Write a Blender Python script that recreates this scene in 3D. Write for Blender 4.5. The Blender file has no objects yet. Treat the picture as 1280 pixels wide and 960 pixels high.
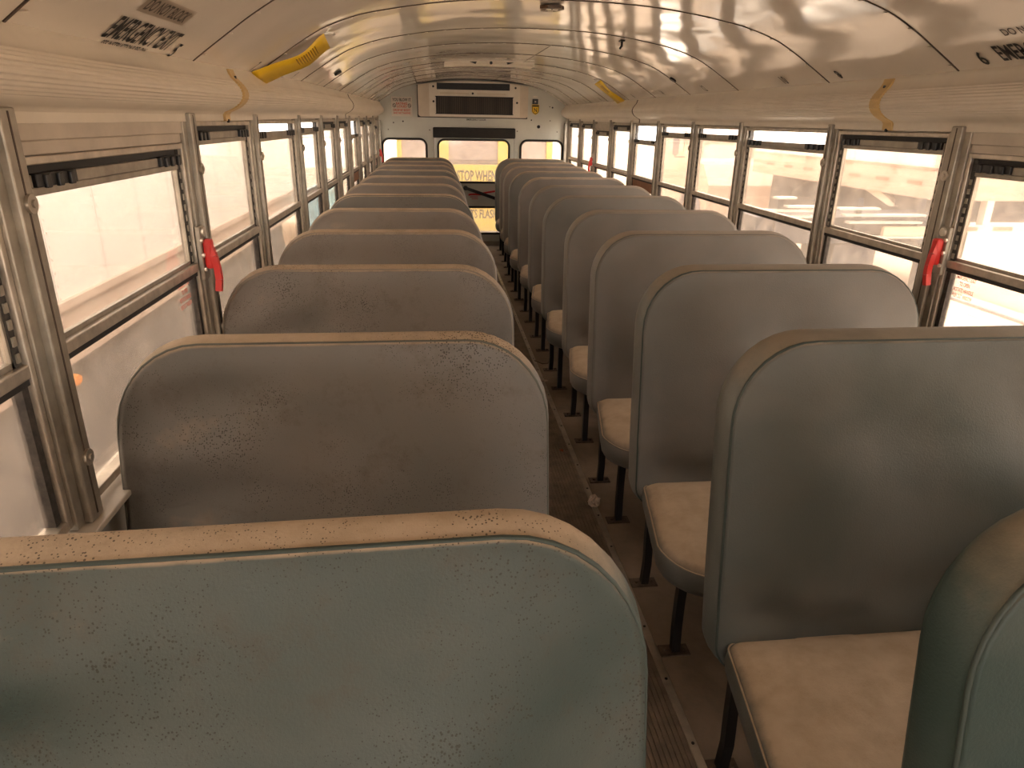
import bpy, bmesh, math, random
from mathutils import Vector, Matrix
random.seed(7)
scene = bpy.context.scene
COL = scene.collection

# ------------------------------------------------------------------ nodes / materials
def new_mat(name):
    m = bpy.data.materials.new(name); m.use_nodes = True
    nt = m.node_tree; nt.nodes.clear()
    out = nt.nodes.new('ShaderNodeOutputMaterial')
    return m, nt, out
class N:
    def __init__(s, nt): s.nt = nt
    def node(s, t, **kw):
        n = s.nt.nodes.new(t)
        for k, v in kw.items(): setattr(n, k, v)
        return n
    def link(s, a, b): s.nt.links.new(a, b)
    def val(s, inp, v):
        if hasattr(v, 'is_linked') or isinstance(v, bpy.types.NodeSocket): s.link(v, inp)
        else: inp.default_value = v
    def math(s, op, a, b=0.0, c=None, clamp=False):
        n = s.node('ShaderNodeMath', operation=op, use_clamp=clamp)
        s.val(n.inputs[0], a); s.val(n.inputs[1], b)
        if c is not None: s.val(n.inputs[2], c)
        return n.outputs[0]
    def mix(s, f, a, b):
        n = s.node('ShaderNodeMix', data_type='RGBA')
        s.val(n.inputs[0], f); s.val(n.inputs[6], a); s.val(n.inputs[7], b)
        return n.outputs[2]
    def noise(s, vec, scale, detail=4, rough=.6, dist=0):
        n = s.node('ShaderNodeTexNoise')
        if vec is not None: s.link(vec, n.inputs['Vector'])
        n.inputs['Scale'].default_value = scale; n.inputs['Detail'].default_value = detail
        n.inputs['Roughness'].default_value = rough; n.inputs['Distortion'].default_value = dist
        return n.outputs[0]
    def ramp(s, f, a, b, ca=(0,0,0,1), cb=(1,1,1,1)):
        n = s.node('ShaderNodeMapRange'); n.clamp = True
        s.val(n.inputs[0], f); n.inputs[1].default_value = a; n.inputs[2].default_value = b
        return n.outputs[0]
    def bump(s, h, strength, dist):
        n = s.node('ShaderNodeBump'); s.link(h, n.inputs['Height'])
        n.inputs['Strength'].default_value = strength; n.inputs['Distance'].default_value = dist
        return n.outputs[0]
    def bsdf(s, out, col, rough=.5, metal=0., normal=None, spec=.5):
        b = s.node('ShaderNodeBsdfPrincipled')
        s.val(b.inputs['Base Color'], col); s.val(b.inputs['Roughness'], rough)
        s.val(b.inputs['Metallic'], metal)
        b.inputs['Specular IOR Level'].default_value = spec
        if normal is not None: s.link(normal, b.inputs['Normal'])
        s.link(b.outputs[0], out.inputs[0]); return b
def C4(c): return (c[0], c[1], c[2], 1.)
def simple(name, col, rough=.5, metal=0., var=.15, scale=12., bump=0., bscale=60., spec=.5, coord='Object'):
    m, nt, out = new_mat(name); n = N(nt)
    tc = n.node('ShaderNodeTexCoord').outputs[coord]
    f = n.noise(tc, scale, 5)
    c = n.mix(n.ramp(f, .3, .7), C4([x*(1-var) for x in col]), C4([min(1, x*(1+var)) for x in col]))
    nrm = n.bump(n.noise(tc, bscale, 3), .5, bump) if bump else None
    n.bsdf(out, c, rough, metal, nrm, spec)
    return m
def vinyl_mat():
    m, nt, out = new_mat('green_vinyl_with_dust'); n = N(nt)
    tc = n.node('ShaderNodeTexCoord').outputs['Object']
    oi = n.node('ShaderNodeObjectInfo')
    sep = n.node('ShaderNodeSeparateColor'); n.link(oi.outputs['Color'], sep.inputs[0])
    dust, spk, hue = sep.outputs
    geo = n.node('ShaderNodeNewGeometry')
    sx = n.node('ShaderNodeSeparateXYZ'); n.link(geo.outputs['Normal'], sx.inputs[0])
    offs = n.node('ShaderNodeVectorMath', operation='ADD'); n.link(tc, offs.inputs[0])
    rv = n.node('ShaderNodeCombineXYZ'); n.link(n.math('MULTIPLY', oi.outputs['Random'], 9.), rv.inputs[0]); n.link(rv.outputs[0], offs.inputs[1])
    v = offs.outputs[0]
    big = n.noise(v, 2.6, 3, .55, .4); mid = n.noise(v, 14, 5, .65); fine = n.noise(v, 260, 2)
    # vinyl colour under the dust
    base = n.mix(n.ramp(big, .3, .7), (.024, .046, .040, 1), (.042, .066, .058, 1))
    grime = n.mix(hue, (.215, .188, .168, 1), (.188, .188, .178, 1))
    grime = n.mix(n.math('MULTIPLY', n.math('POWER', hue, 3.), .42), grime, (.060, .066, .058, 1))  # nearest left seat's grime darkened so it reads less lit
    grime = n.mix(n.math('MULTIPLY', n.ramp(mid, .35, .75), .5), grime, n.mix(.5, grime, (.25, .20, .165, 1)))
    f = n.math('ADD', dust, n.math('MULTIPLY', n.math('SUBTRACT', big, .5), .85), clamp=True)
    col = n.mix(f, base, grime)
    # settled dust on what faces up
    up = n.ramp(n.math('ADD', sx.outputs[2], n.math('MULTIPLY', n.math('SUBTRACT', mid, .5), .5)), .42, .86)
    col = n.mix(n.math('MULTIPLY', n.math('MULTIPLY', up, oi.outputs['Alpha']), .9), col, n.mix(n.ramp(mid, .35, .65), (.43, .325, .225, 1), (.53, .41, .30, 1)))
    # mildew specks
    vo = n.node('ShaderNodeTexVoronoi'); n.link(v, vo.inputs['Vector']); vo.inputs['Scale'].default_value = 230.
    s1 = n.math('LESS_THAN', vo.outputs[0], n.math('MULTIPLY', n.ramp(n.noise(v, 5, 4, .7), .36, .68), .42))
    sc = n.node('ShaderNodeSeparateColor'); n.link(vo.outputs[1], sc.inputs[0])
    s1 = n.math('MULTIPLY', s1, n.math('GREATER_THAN', sc.outputs[0], .35))
    patch = n.math('MULTIPLY', n.ramp(n.noise(v, 7, 6, .8), .52, .72), .45)
    col = n.mix(n.math('MULTIPLY', patch, spk), col, (.075, .052, .032, 1))
    col = n.mix(n.math('MULTIPLY', n.math('MULTIPLY', s1, spk), .75), col, (.03, .022, .015, 1))
    rough = n.math('ADD', n.math('MULTIPLY', up, .4), n.math('ADD', .40, n.math('MULTIPLY', mid, .2)))
    nrm = n.bump(n.math('ADD', fine, n.math('MULTIPLY', mid, .6)), .22, .003)
    n.bsdf(out, col, rough, 0, nrm, .45)
    return m
def glass_mat(name, tint, dirt, dcol=(.78, .66, .55)):
    m, nt, out = new_mat(name); n = N(nt)
    tc = n.node('ShaderNodeTexCoord').outputs['Object']
    tr = n.node('ShaderNodeBsdfTransparent'); tr.inputs[0].default_value = C4(tint)
    tl = n.node('ShaderNodeBsdfTranslucent'); tl.inputs[0].default_value = C4(dcol)
    df = n.node('ShaderNodeBsdfDiffuse'); df.inputs[0].default_value = C4(dcol)
    md = n.node('ShaderNodeMixShader'); md.inputs[0].default_value = .3
    n.link(tl.outputs[0], md.inputs[1]); n.link(df.outputs[0], md.inputs[2])
    f = n.math('ADD', dirt*.55, n.math('MULTIPLY', n.ramp(n.noise(tc, 9, 6, .75, .5), .4, .75), dirt*1.0))
    mx = n.node('ShaderNodeMixShader'); n.link(f, mx.inputs[0])
    n.link(tr.outputs[0], mx.inputs[1]); n.link(md.outputs[0], mx.inputs[2])
    gl = n.node('ShaderNodeBsdfGlossy'); gl.inputs['Roughness'].default_value = .05
    lw = n.node('ShaderNodeFresnel'); lw.inputs[0].default_value = 1.45
    m2 = n.node('ShaderNodeMixShader'); n.link(n.math('MULTIPLY', lw.outputs[0], .6), m2.inputs[0])
    n.link(mx.outputs[0], m2.inputs[1]); n.link(gl.outputs[0], m2.inputs[2])
    n.link(m2.outputs[0], out.inputs[0]); return m
def trailer_mat(name, col, period=.61):
    """painted sheet with panel seams and rivet rows"""
    m, nt, out = new_mat(name); n = N(nt)
    tc = n.node('ShaderNodeTexCoord').outputs['Object']
    s = n.node('ShaderNodeSeparateXYZ'); n.link(tc, s.inputs[0])
    a = n.math('ABSOLUTE', n.math('SUBTRACT', n.math('FRACT', n.math('DIVIDE', s.outputs[1], period)), .5))
    seam = n.math('LESS_THAN', a, .009)
    near = n.math('LESS_THAN', n.math('ABSOLUTE', n.math('SUBTRACT', a, .040)), .010)
    b = n.math('LESS_THAN', n.math('ABSOLUTE', n.math('SUBTRACT', n.math('FRACT', n.math('DIVIDE', s.outputs[2], .07)), .5)), .10)
    k = n.math('MAXIMUM', n.math('MULTIPLY', seam, .6), n.math('MULTIPLY', n.math('MULTIPLY', near, b), .8))
    c = n.mix(n.ramp(n.noise(tc, 1.5, 4), .3, .7), C4([x*.93 for x in col]), C4(col))
    n.bsdf(out, n.mix(k, c, (.25, .2, .17, 1)), .55); return m
def floor_mat():
    m, nt, out = new_mat('dusty_rubber_floor'); n = N(nt)
    tc = n.node('ShaderNodeTexCoord').outputs['Object']
    f = n.ramp(n.noise(tc, 3.5, 7, .65, .6), .3, .72); g = n.ramp(n.noise(tc, 38, 5, .7), .45, .75)
    c = n.mix(f, (.17, .125, .092, 1), (.34, .26, .195, 1)); c = n.mix(n.math('MULTIPLY', g, .35), c, (.30, .22, .15, 1))
    n.bsdf(out, c, .75, 0, n.bump(n.noise(tc, 90, 4), .3, .003)); return m
def ground_mat():
    m, nt, out = new_mat('sandy_yard_ground'); n = N(nt)
    tc = n.node('ShaderNodeTexCoord').outputs['Object']
    c = n.mix(n.ramp(n.noise(tc, .6, 8, .7), .3, .7), (.50, .40, .31, 1), (.66, .55, .44, 1))
    c = n.mix(n.math('MULTIPLY', n.ramp(n.noise(tc, 14, 6, .8), .5, .72), .5), c, (.30, .24, .19, 1))
    n.bsdf(out, c, .9, 0, n.bump(n.noise(tc, 25, 6), .5, .02)); return m
def ceiling_mat():
    m, nt, out = new_mat('glossy_cream_ceiling_paint'); n = N(nt)
    tc = n.node('ShaderNodeTexCoord').outputs['Object']
    c = n.mix(n.ramp(n.noise(tc, 2.2, 5, .6), .3, .7), (.70, .64, .56, 1), (.76, .70, .62, 1))
    c = n.mix(n.math('MULTIPLY', n.ramp(n.noise(tc, 9, 6, .8), .58, .85), .14), c, (.40, .32, .24, 1))
    b = n.bump(n.noise(tc, 2.6, 1, .4), .24, .03)
    n.bsdf(out, c, n.math('ADD', .055, n.math('MULTIPLY', n.noise(tc, 12, 4), .09)), 0, b, .75); return m
def mesh_grille():
    m, nt, out = new_mat('dark_evaporator_fins'); n = N(nt)
    tc = n.node('ShaderNodeTexCoord').outputs['Object']
    s = n.node('ShaderNodeSeparateXYZ'); n.link(tc, s.inputs[0])
    a = n.math('FRACT', n.math('MULTIPLY', s.outputs[0], 45.))
    c = n.mix(n.math('LESS_THAN', a, .35), (.035, .025, .018, 1), (.10, .075, .055, 1))
    n.bsdf(out, c, .5, .3); return m

VINYL = vinyl_mat()
def piping_mat():
    m, nt, out = new_mat('vinyl_welt'); n = N(nt)
    tc = n.node('ShaderNodeTexCoord').outputs['Object']
    oi = n.node('ShaderNodeObjectInfo'); sep = n.node('ShaderNodeSeparateColor'); n.link(oi.outputs['Color'], sep.inputs[0])
    f = n.math('MULTIPLY', n.ramp(sep.outputs[0], .78, .95), n.math('ADD', .55, n.math('MULTIPLY', n.noise(tc, 20, 4), .5)), clamp=True)
    n.bsdf(out, n.mix(f, (.045, .062, .054, 1), (.34, .28, .225, 1)), .55); return m
PIPING = piping_mat()
BLACK = simple('black_painted_steel', (.012, .011, .011), .45, .2)
RUST = simple('rusty_steel', (.12, .085, .06), .8, .1, .45, 60)
ALU = simple('weathered_aluminium', (.52, .455, .38), .42, .75, .22, 22)
ALUD = simple('grey_anodised_aluminium', (.36, .32, .265), .45, .65, .22, 18)
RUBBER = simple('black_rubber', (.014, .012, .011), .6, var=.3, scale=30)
CHANNEL = simple('felt_lined_run_channel', (.05, .042, .036), .7, var=.6, scale=70)
PLATE = simple('black_plastic', (.012, .011, .011), .4)
GLASS = glass_mat('dusty_window_glass', (.80, .75, .70), .11)
GLASSREAR = glass_mat('dusty_rear_glass', (.56, .53, .49), .10, (.80, .70, .64))
BAND = simple('amber_sash_reflection', (.30, .13, .06), .5, var=.2)  # amber reflection on the lowered sash foot, put in as colour
CEIL = ceiling_mat()
SEAM = simple('dark_seam', (.07, .045, .03), .6, var=.4, scale=40)
RIVET = simple('bright_rivet', (.75, .68, .58), .3, .6)
DUCT = simple('cream_cover_panel', (.70, .63, .53), .42, var=.06, scale=6)
CLIP = simple('yellowed_plastic_clip', (.62, .43, .19), .45, var=.1)
WALL = simple('grey_green_wall_panel', (.30, .29, .25), .5, var=.15, scale=5)
HEAD = simple('beige_window_header', (.55, .48, .40), .5, .2, .12, 9)
REAR = simple('pale_mint_paint', (.64, .645, .585), .4, var=.06, scale=4)
ACW = simple('ivory_plastic', (.78, .72, .62), .4, var=.05)
ACD = simple('ivory_recess_plastic', (.68, .60, .49), .45, var=.05)
FINS = mesh_grille()
FLOOR = floor_mat()
RUNNER = simple('ribbed_aisle_rubber', (.19, .145, .108), .6, var=.35, scale=14)
RED = simple('red_plastic', (.62, .025, .02), .35, var=.1)
REDTXT = simple('red_decal_ink', (.68, .10, .05), .6)
TXT = simple('black_decal_ink', (.012, .010, .009), .6)
TXTG = simple('faded_grey_ink', (.07, .055, .045), .6)
YEL = simple('yellow_label_film', (.85, .56, .02), .4, var=.08)
ORG = simple('amber_lens', (.85, .30, .04), .25)
WHITEP = simple('white_sticker', (.78, .72, .64), .5, var=.04)
STICK = simple('greyed_sticker', (.36, .30, .24), .5, var=.1)
TRAIL = trailer_mat('white_trailer_sheet', (.82, .79, .74))
RAIL = simple('dusty_trailer_rail', (.50, .38, .31), .6, var=.1)
REDT = simple('red_reflective_tape', (.62, .16, .11), .4)
SKIRT = simple('grey_trailer_skirt', (.14, .128, .122), .7, var=.25, scale=3)
DARKM = simple('dark_underframe', (.060, .060, .068), .7, var=.3, scale=2)
BARS = simple('pale_steel_beam', (.62, .57, .52), .5, .1)
DECK = simple('weathered_plank_deck', (.62, .50, .38), .8, var=.15, scale=4)
DECKL = simple('deck_gap', (.16, .12, .09), .9)
BLUE = simple('light_blue_paint', (.40, .70, .84), .5, var=.1)
BUSY = simple('school_bus_yellow', (.76, .56, .16), .4, var=.05)
BUSG = simple('dim_bus_glass', (.50, .40, .37), .4)
BUMP = simple('grey_bumper', (.22, .20, .22), .5)
TYRE = simple('worn_tyre', (.08, .065, .06), .8)
PAPER = simple('crumpled_tissue', (.55, .42, .31), .9, var=.2, scale=80)
LEAF = simple('dry_leaf', (.33, .09, .04), .8, var=.3, scale=60)
GROUND = ground_mat()

# ------------------------------------------------------------------ mesh helpers
class MB:
    def __init__(s): s.bm = bmesh.new()
    def box(s, x0, x1, y0, y1, z0, z1, bev=0.):
        v = [s.bm.verts.new((x, y, z)) for x in (x0, x1) for y in (y0, y1) for z in (z0, z1)]
        fs = [s.bm.faces.new([v[i] for i in f]) for f in ((0,1,3,2),(4,6,7,5),(0,4,5,1),(2,3,7,6),(0,2,6,4),(1,5,7,3))]
        if bev:
            es = list({e for f in fs for e in f.edges})
            bmesh.ops.bevel(s.bm, geom=es, offset=bev, segments=2, affect='EDGES', profile=.5)
        return s
    def loft(s, rings, close=True, cap0=True, cap1=True):
        R = [[s.bm.verts.new(p) for p in r] for r in rings]
        n = len(R[0])
        for a, b in zip(R, R[1:]):
            for i in range(n if close else n-1):
                j = (i+1) % n
                s.bm.faces.new((a[i], a[j], b[j], b[i]))
        if close and cap0: s.bm.faces.new(R[0][::-1])
        if close and cap1: s.bm.faces.new(R[-1])
        return s
    def tube(s, pts, r, n=8, closed=False, square=False):
        pts = [Vector(p) for p in pts]; rings = []; m = len(pts); up = Vector((0, 0, 1))
        prev = None
        for i, p in enumerate(pts):
            a = pts[(i-1) % m] if (closed or i > 0) else p
            b = pts[(i+1) % m] if (closed or i < m-1) else p
            t = (b-a).normalized()
            ref = prev if prev is not None else (Vector((0,1,0)) if abs(t.z) > .9 else up)
            u = (ref - t*ref.dot(t)).normalized(); prev = u; w = t.cross(u)
            k = 4 if square else n; o = math.pi/4 if square else 0
            rr = r*1.414 if square else r
            rings.append([p + u*rr*math.cos(o+2*math.pi*q/k) + w*rr*math.sin(o+2*math.pi*q/k) for q in range(k)])
        if closed: rings.append(rings[0])
        R = []
        for q, r_ in enumerate(rings):
            R.append(R[0] if closed and q == len(rings)-1 else [s.bm.verts.new(p) for p in r_])
        k = len(R[0])
        for a, b in zip(R, R[1:]):
            for i in range(k): s.bm.faces.new((a[i], a[(i+1)%k], b[(i+1)%k], b[i]))
        if not closed: s.bm.faces.new(R[0][::-1]); s.bm.faces.new(R[-1])
        return s
    def cyl(s, p0, p1, r, n=16): return s.tube([p0, p1], r, n)
    def extrude_poly(s, pts, off):
        """pts: list of 3-D points (one planar outline), extruded by vector off"""
        off = Vector(off); s.loft([[Vector(p) for p in pts], [Vector(p)+off for p in pts]]); return s
    def ring_prism(s, outer, inner, off):
        off = Vector(off); n = len(outer)
        A = [s.bm.verts.new(p) for p in outer]; B = [s.bm.verts.new(p) for p in inner]
        A2 = [s.bm.verts.new(Vector(p)+off) for p in outer]; B2 = [s.bm.verts.new(Vector(p)+off) for p in inner]
        for i in range(n):
            j = (i+1) % n
            s.bm.faces.new((A[i], A[j], B[j], B[i])); s.bm.faces.new((A2[j], A2[i], B2[i], B2[j]))
            s.bm.faces.new((A[j], A[i], A2[i], A2[j])); s.bm.faces.new((B[i], B[j], B2[j], B2[i]))
        return s
    def build(s, name, mat, parent=None, smooth=False, loc=None, mats=None):
        bmesh.ops.recalc_face_normals(s.bm, faces=s.bm.faces)
        me = bpy.data.meshes.new(name); s.bm.to_mesh(me); s.bm.free()
        me.materials.append(mat)
        if smooth:
            for p in me.polygons: p.use_smooth = True
            if smooth != 'full':
                me.set_sharp_from_angle(angle=math.radians(40))
        o = bpy.data.objects.new(name, me); COL.objects.link(o)
        if parent is not None: o.parent = parent
        if loc is not None: o.location = loc
        return o
def empty(name, loc=(0,0,0)):
    o = bpy.data.objects.new(name, None); COL.objects.link(o); o.location = loc; o.empty_display_size = .1; return o
def tag(o, label=None, cat=None, group=None, kind=None):
    for k, v in (('label', label), ('category', cat), ('group', group), ('kind', kind)):
        if v: o[k] = v
    return o
def structure(o, label=None): o['kind'] = 'structure'; return tag(o, label)
def rrect(w, h, rt, rb, n=10, inset=0.):
    """rounded rectangle outline centred on x, z from 0 to h; (x, z) pairs"""
    w2 = w/2-inset; z0 = inset; z1 = h-inset; pts = []
    for cx, cz, r, a0 in ((w2, z1, rt, 0), (-w2, z1, rt, 90), (-w2, z0, rb, 180), (w2, z0, rb, 270)):
        r = max(r-inset, .004)
        sx = 1 if cx > 0 else -1; sz = -1 if cz == z1 else 1
        ox, oz = cx - sx*r, cz + sz*r
        for i in range(n+1):
            a = math.radians(a0 + 90*i/n); pts.append((ox + r*math.cos(a), oz + r*math.sin(a)))
    # add points along the straight runs so the faces stay even
    out = []
    for i, p in enumerate(pts):
        q = pts[(i+1) % len(pts)]; out.append(p)
        d = math.hypot(q[0]-p[0], q[1]-p[1]); k = 12 if (d > .3 or (i+1) % (n+1) == 0) else 1
        for t in range(1, k): out.append((p[0]+(q[0]-p[0])*t/k, p[1]+(q[1]-p[1])*t/k))
    return out
def text_mesh(txt, size, sx=1., align='LEFT', shear=0.):
    cu = bpy.data.curves.new('lettering', 'FONT'); cu.body = txt; cu.size = size; cu.align_x = align; cu.shear = shear
    cu.extrude = 0.0; cu.resolution_u = 3; cu.offset = size*.018
    o = bpy.data.objects.new('lettering', cu); COL.objects.link(o)
    dg = bpy.context.evaluated_depsgraph_get(); dg.update()
    me = bpy.data.meshes.new_from_object(o.evaluated_get(dg))
    bpy.data.objects.remove(o); bpy.data.curves.remove(cu)
    for v in me.vertices: v.co.x *= sx
    return me
def width_of(me): 
    xs = [v.co.x for v in me.vertices]; return min(xs), max(xs)
def text_obj(name, txt, mat, fn, cap_h, width=None, align='LEFT', parent=None, subdiv=0):
    """lettering laid on a surface: fn(u, v) -> 3-D point.  u along the line, v up; width fixes the run"""
    me = text_mesh(txt, 1., 1., 'LEFT')
    x0, x1 = width_of(me); ys = [v.co.y for v in me.vertices]; y0, y1 = min(ys), max(ys)
    if txt.count('\n') == 0: y0 = 0 if not any(c in txt for c in 'Qqgjpy,') else y0
    k = cap_h/(y1-y0); kx = (width/(x1-x0)) if width else k
    off = {'LEFT': 0, 'CENTER': -.5, 'RIGHT': -1}[align]*(x1-x0)*kx
    bm = bmesh.new(); bm.from_mesh(me); bpy.data.meshes.remove(me)
    for v in bm.verts: v.co = fn((v.co.x-x0)*kx+off, (v.co.y-y0)*k)
    m2 = bpy.data.meshes.new(name); bm.to_mesh(m2); bm.free(); m2.materials.append(mat)
    o = bpy.data.objects.new(name, m2); COL.objects.link(o)
    if parent is not None: o.parent = parent
    return o

# ------------------------------------------------------------------ dimensions
XW = 1.15                                   # window plane
YF, YB = 8.90, -3.6                         # rear wall (far), front wall (behind the camera)
ZS, ZR, ZT = .785, 1.09, 1.455              # sill, mid rail, window top
PIL = [-3.5, -2.75, -2.02, -1.22, -.40, .40, 1.215, 2.09, 2.82, 3.70, 4.42, 5.14, 5.86, 6.58, 7.30, 8.02, 8.74]
ARC = [(0,1.915),(.2,1.911),(.355,1.902),(.5,1.886),(.62,1.867),(.73,1.845),(.85,1.807),(.94,1.762),(1.02,1.713),(1.075,1.678),(1.13,1.642)]
def arc_z(x):
    x = abs(x)
    for (a, za), (b, zb) in zip(ARC, ARC[1:]):
        if x <= b: return za+(zb-za)*(x-a)/(b-a)
    return ARC[-1][1]
def lift(y): return .005*max(0., y-2.5)
def sag(x, y):
    # the left edge of the roof sits a little lower towards the front
    if x > -.75: return 0.
    return -.036*min(1., max(0., (3.8-y)/2.5))*min(1., (-.75-x)/.36)
def roof(x, y, z): return z+lift(y)+sag(x, y)
# smooth arc sampling
def catmull(P, k=5):
    out = []
    Q = [(2*P[0][0]-P[1][0], P[1][1])] + P + [(2*P[-1][0]-P[-2][0], 2*P[-1][1]-P[-2][1])]
    for i in range(1, len(Q)-2):
        p0, p1, p2, p3 = Q[i-1:i+3]
        for j in range(k):
            t = j/k
            out.append(tuple(.5*((2*p1[c])+(-p0[c]+p2[c])*t+(2*p0[c]-5*p1[c]+4*p2[c]-p3[c])*t*t+(-p0[c]+3*p1[c]-3*p2[c]+p3[c])*t**3) for c in (0, 1)))
    out.append(P[-1]); return out
HALF = catmull([(-ARC[1][0], ARC[1][1])]+ARC, 5)[5:]
ARCS = [(-x, z) for x, z in HALF[::-1]] + HALF[1:]
SLEN = [0.]
for (a, b), (c, d) in zip(HALF[::-1], HALF[::-1][1:]): SLEN.append(SLEN[-1]+math.hypot(c-a, d-b))
def arc_at(side, s, off=.002):
    """point on the ceiling s metres up the curve from the side (1.11) edge; returns x, z lifted off the sheet"""
    s += .024
    H = HALF[::-1]
    if s < 0:
        (a, b), (c, d) = H[0], H[1]; L = math.hypot(c-a, d-b); t = s/L
    else:
        i = 0
        while i < len(SLEN)-2 and SLEN[i+1] < s: i += 1
        (a, b), (c, d) = H[i], H[i+1]; t = (s-SLEN[i])/(SLEN[i+1]-SLEN[i])
    x, z = a+(c-a)*t, b+(d-b)*t
    L = math.hypot(c-a, d-b); nx, nz = (d-b)/L, -(c-a)/L      # inward normal for the +x side
    if nz > 0: nx, nz = -nx, -nz
    return side*(x+nx*off), z+nz*off

# ------------------------------------------------------------------ shell
fl = structure(MB().box(-1.2, 1.2, YB, YF+.05, -.06, 0).build('floor', FLOOR))
run = MB()
XS0, XS1 = -.165, .146
k = 22
for i in range(k):
    a = XS0+(XS1-XS0)*i/k; b = XS0+(XS1-XS0)*(i+1)/k; m_ = (b-a)
    run.box(a+m_*.0, a+m_*.62, YB+.1, YF-.1, .0005, .0075)
    run.box(a+m_*.62, b, YB+.1, YF-.1, .0005, .0035)
run.build('aisle_runner', RUNNER, fl)
for x in (.158, -.177):
    st = MB().box(x-.012, x+.012, YB+.1, YF-.1, .0005, .009, .002)
    o = st.build('aisle_trim_strip', ALU, fl)
    sc = MB(); y = YB+.25
    while y < YF-.2: sc.cyl((x, y, .008), (x, y, .0105), .0045, 8); y += .22
    sc.build('trim_screw', BLACK, o)

ceil = MB()
th = .03
rings = []
ys = [YB+i*(YF-YB)/60 for i in range(61)]
for y in ys: rings.append([(x, y, roof(x, y, z)) for x, z in ARCS])
ceil.loft(rings, close=False)
ceil.loft([[(x*1.02, y, roof(x, y, z)+th) for x, z in ARCS] for y in (YB, YF)], close=False)
ceil = structure(ceil.build('ceiling', CEIL, smooth='full'))
SEAMS = [.42, 1.24, 2.126, 2.86, 3.75, 4.48, 5.20, 5.93, 6.65, 7.36, 8.06, 8.72]
for y in SEAMS:
    a, b = [], []
    mb = MB(); h = .0025
    for dy0, dy1 in ((-.003, .003),):
        mb.loft([[(x, y+dy, roof(x, y, z)+e) for x, z in ARCS] for dy, e in ((dy0, .001), (dy0, -h), (dy1, -h), (dy1, .001))], close=False)
    sm = mb.build('ceiling_seam', SEAM, ceil)
    rv = MB()
    n_ = 26
    for i in range(n_):
        s = .03+i*2.26/(n_-1)
        side = -1 if s < 1.16 else 1
        x, z = arc_at(side, s if side < 0 else 2.32-s, .001); z = roof(x, y, z)
        rv.box(x-.009, x+.009, y+.006, y+.012, z-.0015, z+.0015)
    rv.build('rivet', RIVET, sm)
mb = MB(); x0, z0 = arc_at(1, .93, .001)
mb.loft([[(x0-.0015, y, roof(x0, y, z0)-.001), (x0+.0015, y, roof(x0, y, z0)-.001), (x0+.0015, y, roof(x0, y, z0)+.002), (x0-.0015, y, roof(x0, y, z0)+.002)] for y in (4.5, YF)])
mb.build('ceiling_seam', SEAM, ceil)

# ceiling lettering ---------------------------------------------------
def on_ceiling(side, y0, s0):
    # facing the wall: right-hand is +y on the left side, -y on the right side
    def fn(u, v):
        x, z = arc_at(side, s0+v, .0022); y = y0 + (u if side < 0 else -u); return Vector((x, y, roof(x, y, z)))
    return fn
def patch_on_ceiling(name, side, y0, y1, s0, s1, mat, off=.0012):
    mb = MB(); rr = []
    for i in range(7):
        s = s0+(s1-s0)*i/6; x, z = arc_at(side, s, off); rr.append([(x, y0, roof(x, y0, z)), (x, y1, roof(x, y1, z))])
    mb.loft(rr, close=False); return mb.build(name, mat, ceil)
def ctext(txt, side, y0, s0, h, w, mat=TXT): return text_obj('ceiling_lettering', txt, mat, on_ceiling(side, y0, s0), h, w, parent=ceil)
ctext('EMERGENCY EXIT', -1, 1.54, .018, .058, .345)
ctext('SEE INSTRUCTIONS BELOW', -1, 1.565, -.008, .019, .225)
ctext('5', -1, 1.925, .000, .046, .022)
ctext('DO NOT BLOCK', -1, 1.575, .103, .030, .225, TXTG)
patch_on_ceiling('faded_sticker', -1, 1.56, 1.82, .094, .140, STICK)
ctext('EMERGENCY EXIT', 1, 1.925, .028, .062, .345)
ctext('SEE INSTRUCTIONS BELOW', 1, 1.86, .002, .019, .225)
ctext('DO NOT BLOCK', 1, 1.845, .122, .026, .225, TXTG)
ctext('6', 1, 2.005, .020, .055, .026)
ctext('8', 1, 2.75, .024, .045, .024)
ctext('10', 1, 3.20, .022, .050, .040)
ctext('12', 1, 4.17, .024, .050, .040)
for t, y in (('14', 4.95), ('16', 5.70), ('18', 6.85), ('20', 7.55), ('22', 8.3)): ctext(t, 1, y, .024, .05, .038)
for t, y in (('7', 2.71), ('9', 3.45), ('11', 4.2), ('13', 4.93), ('15', 5.66), ('17', 6.4), ('19', 7.13), ('21', 7.85), ('23', 8.5)): ctext(t, -1, y, .008, .05, .022 if len(t) == 1 else .038)

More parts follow.
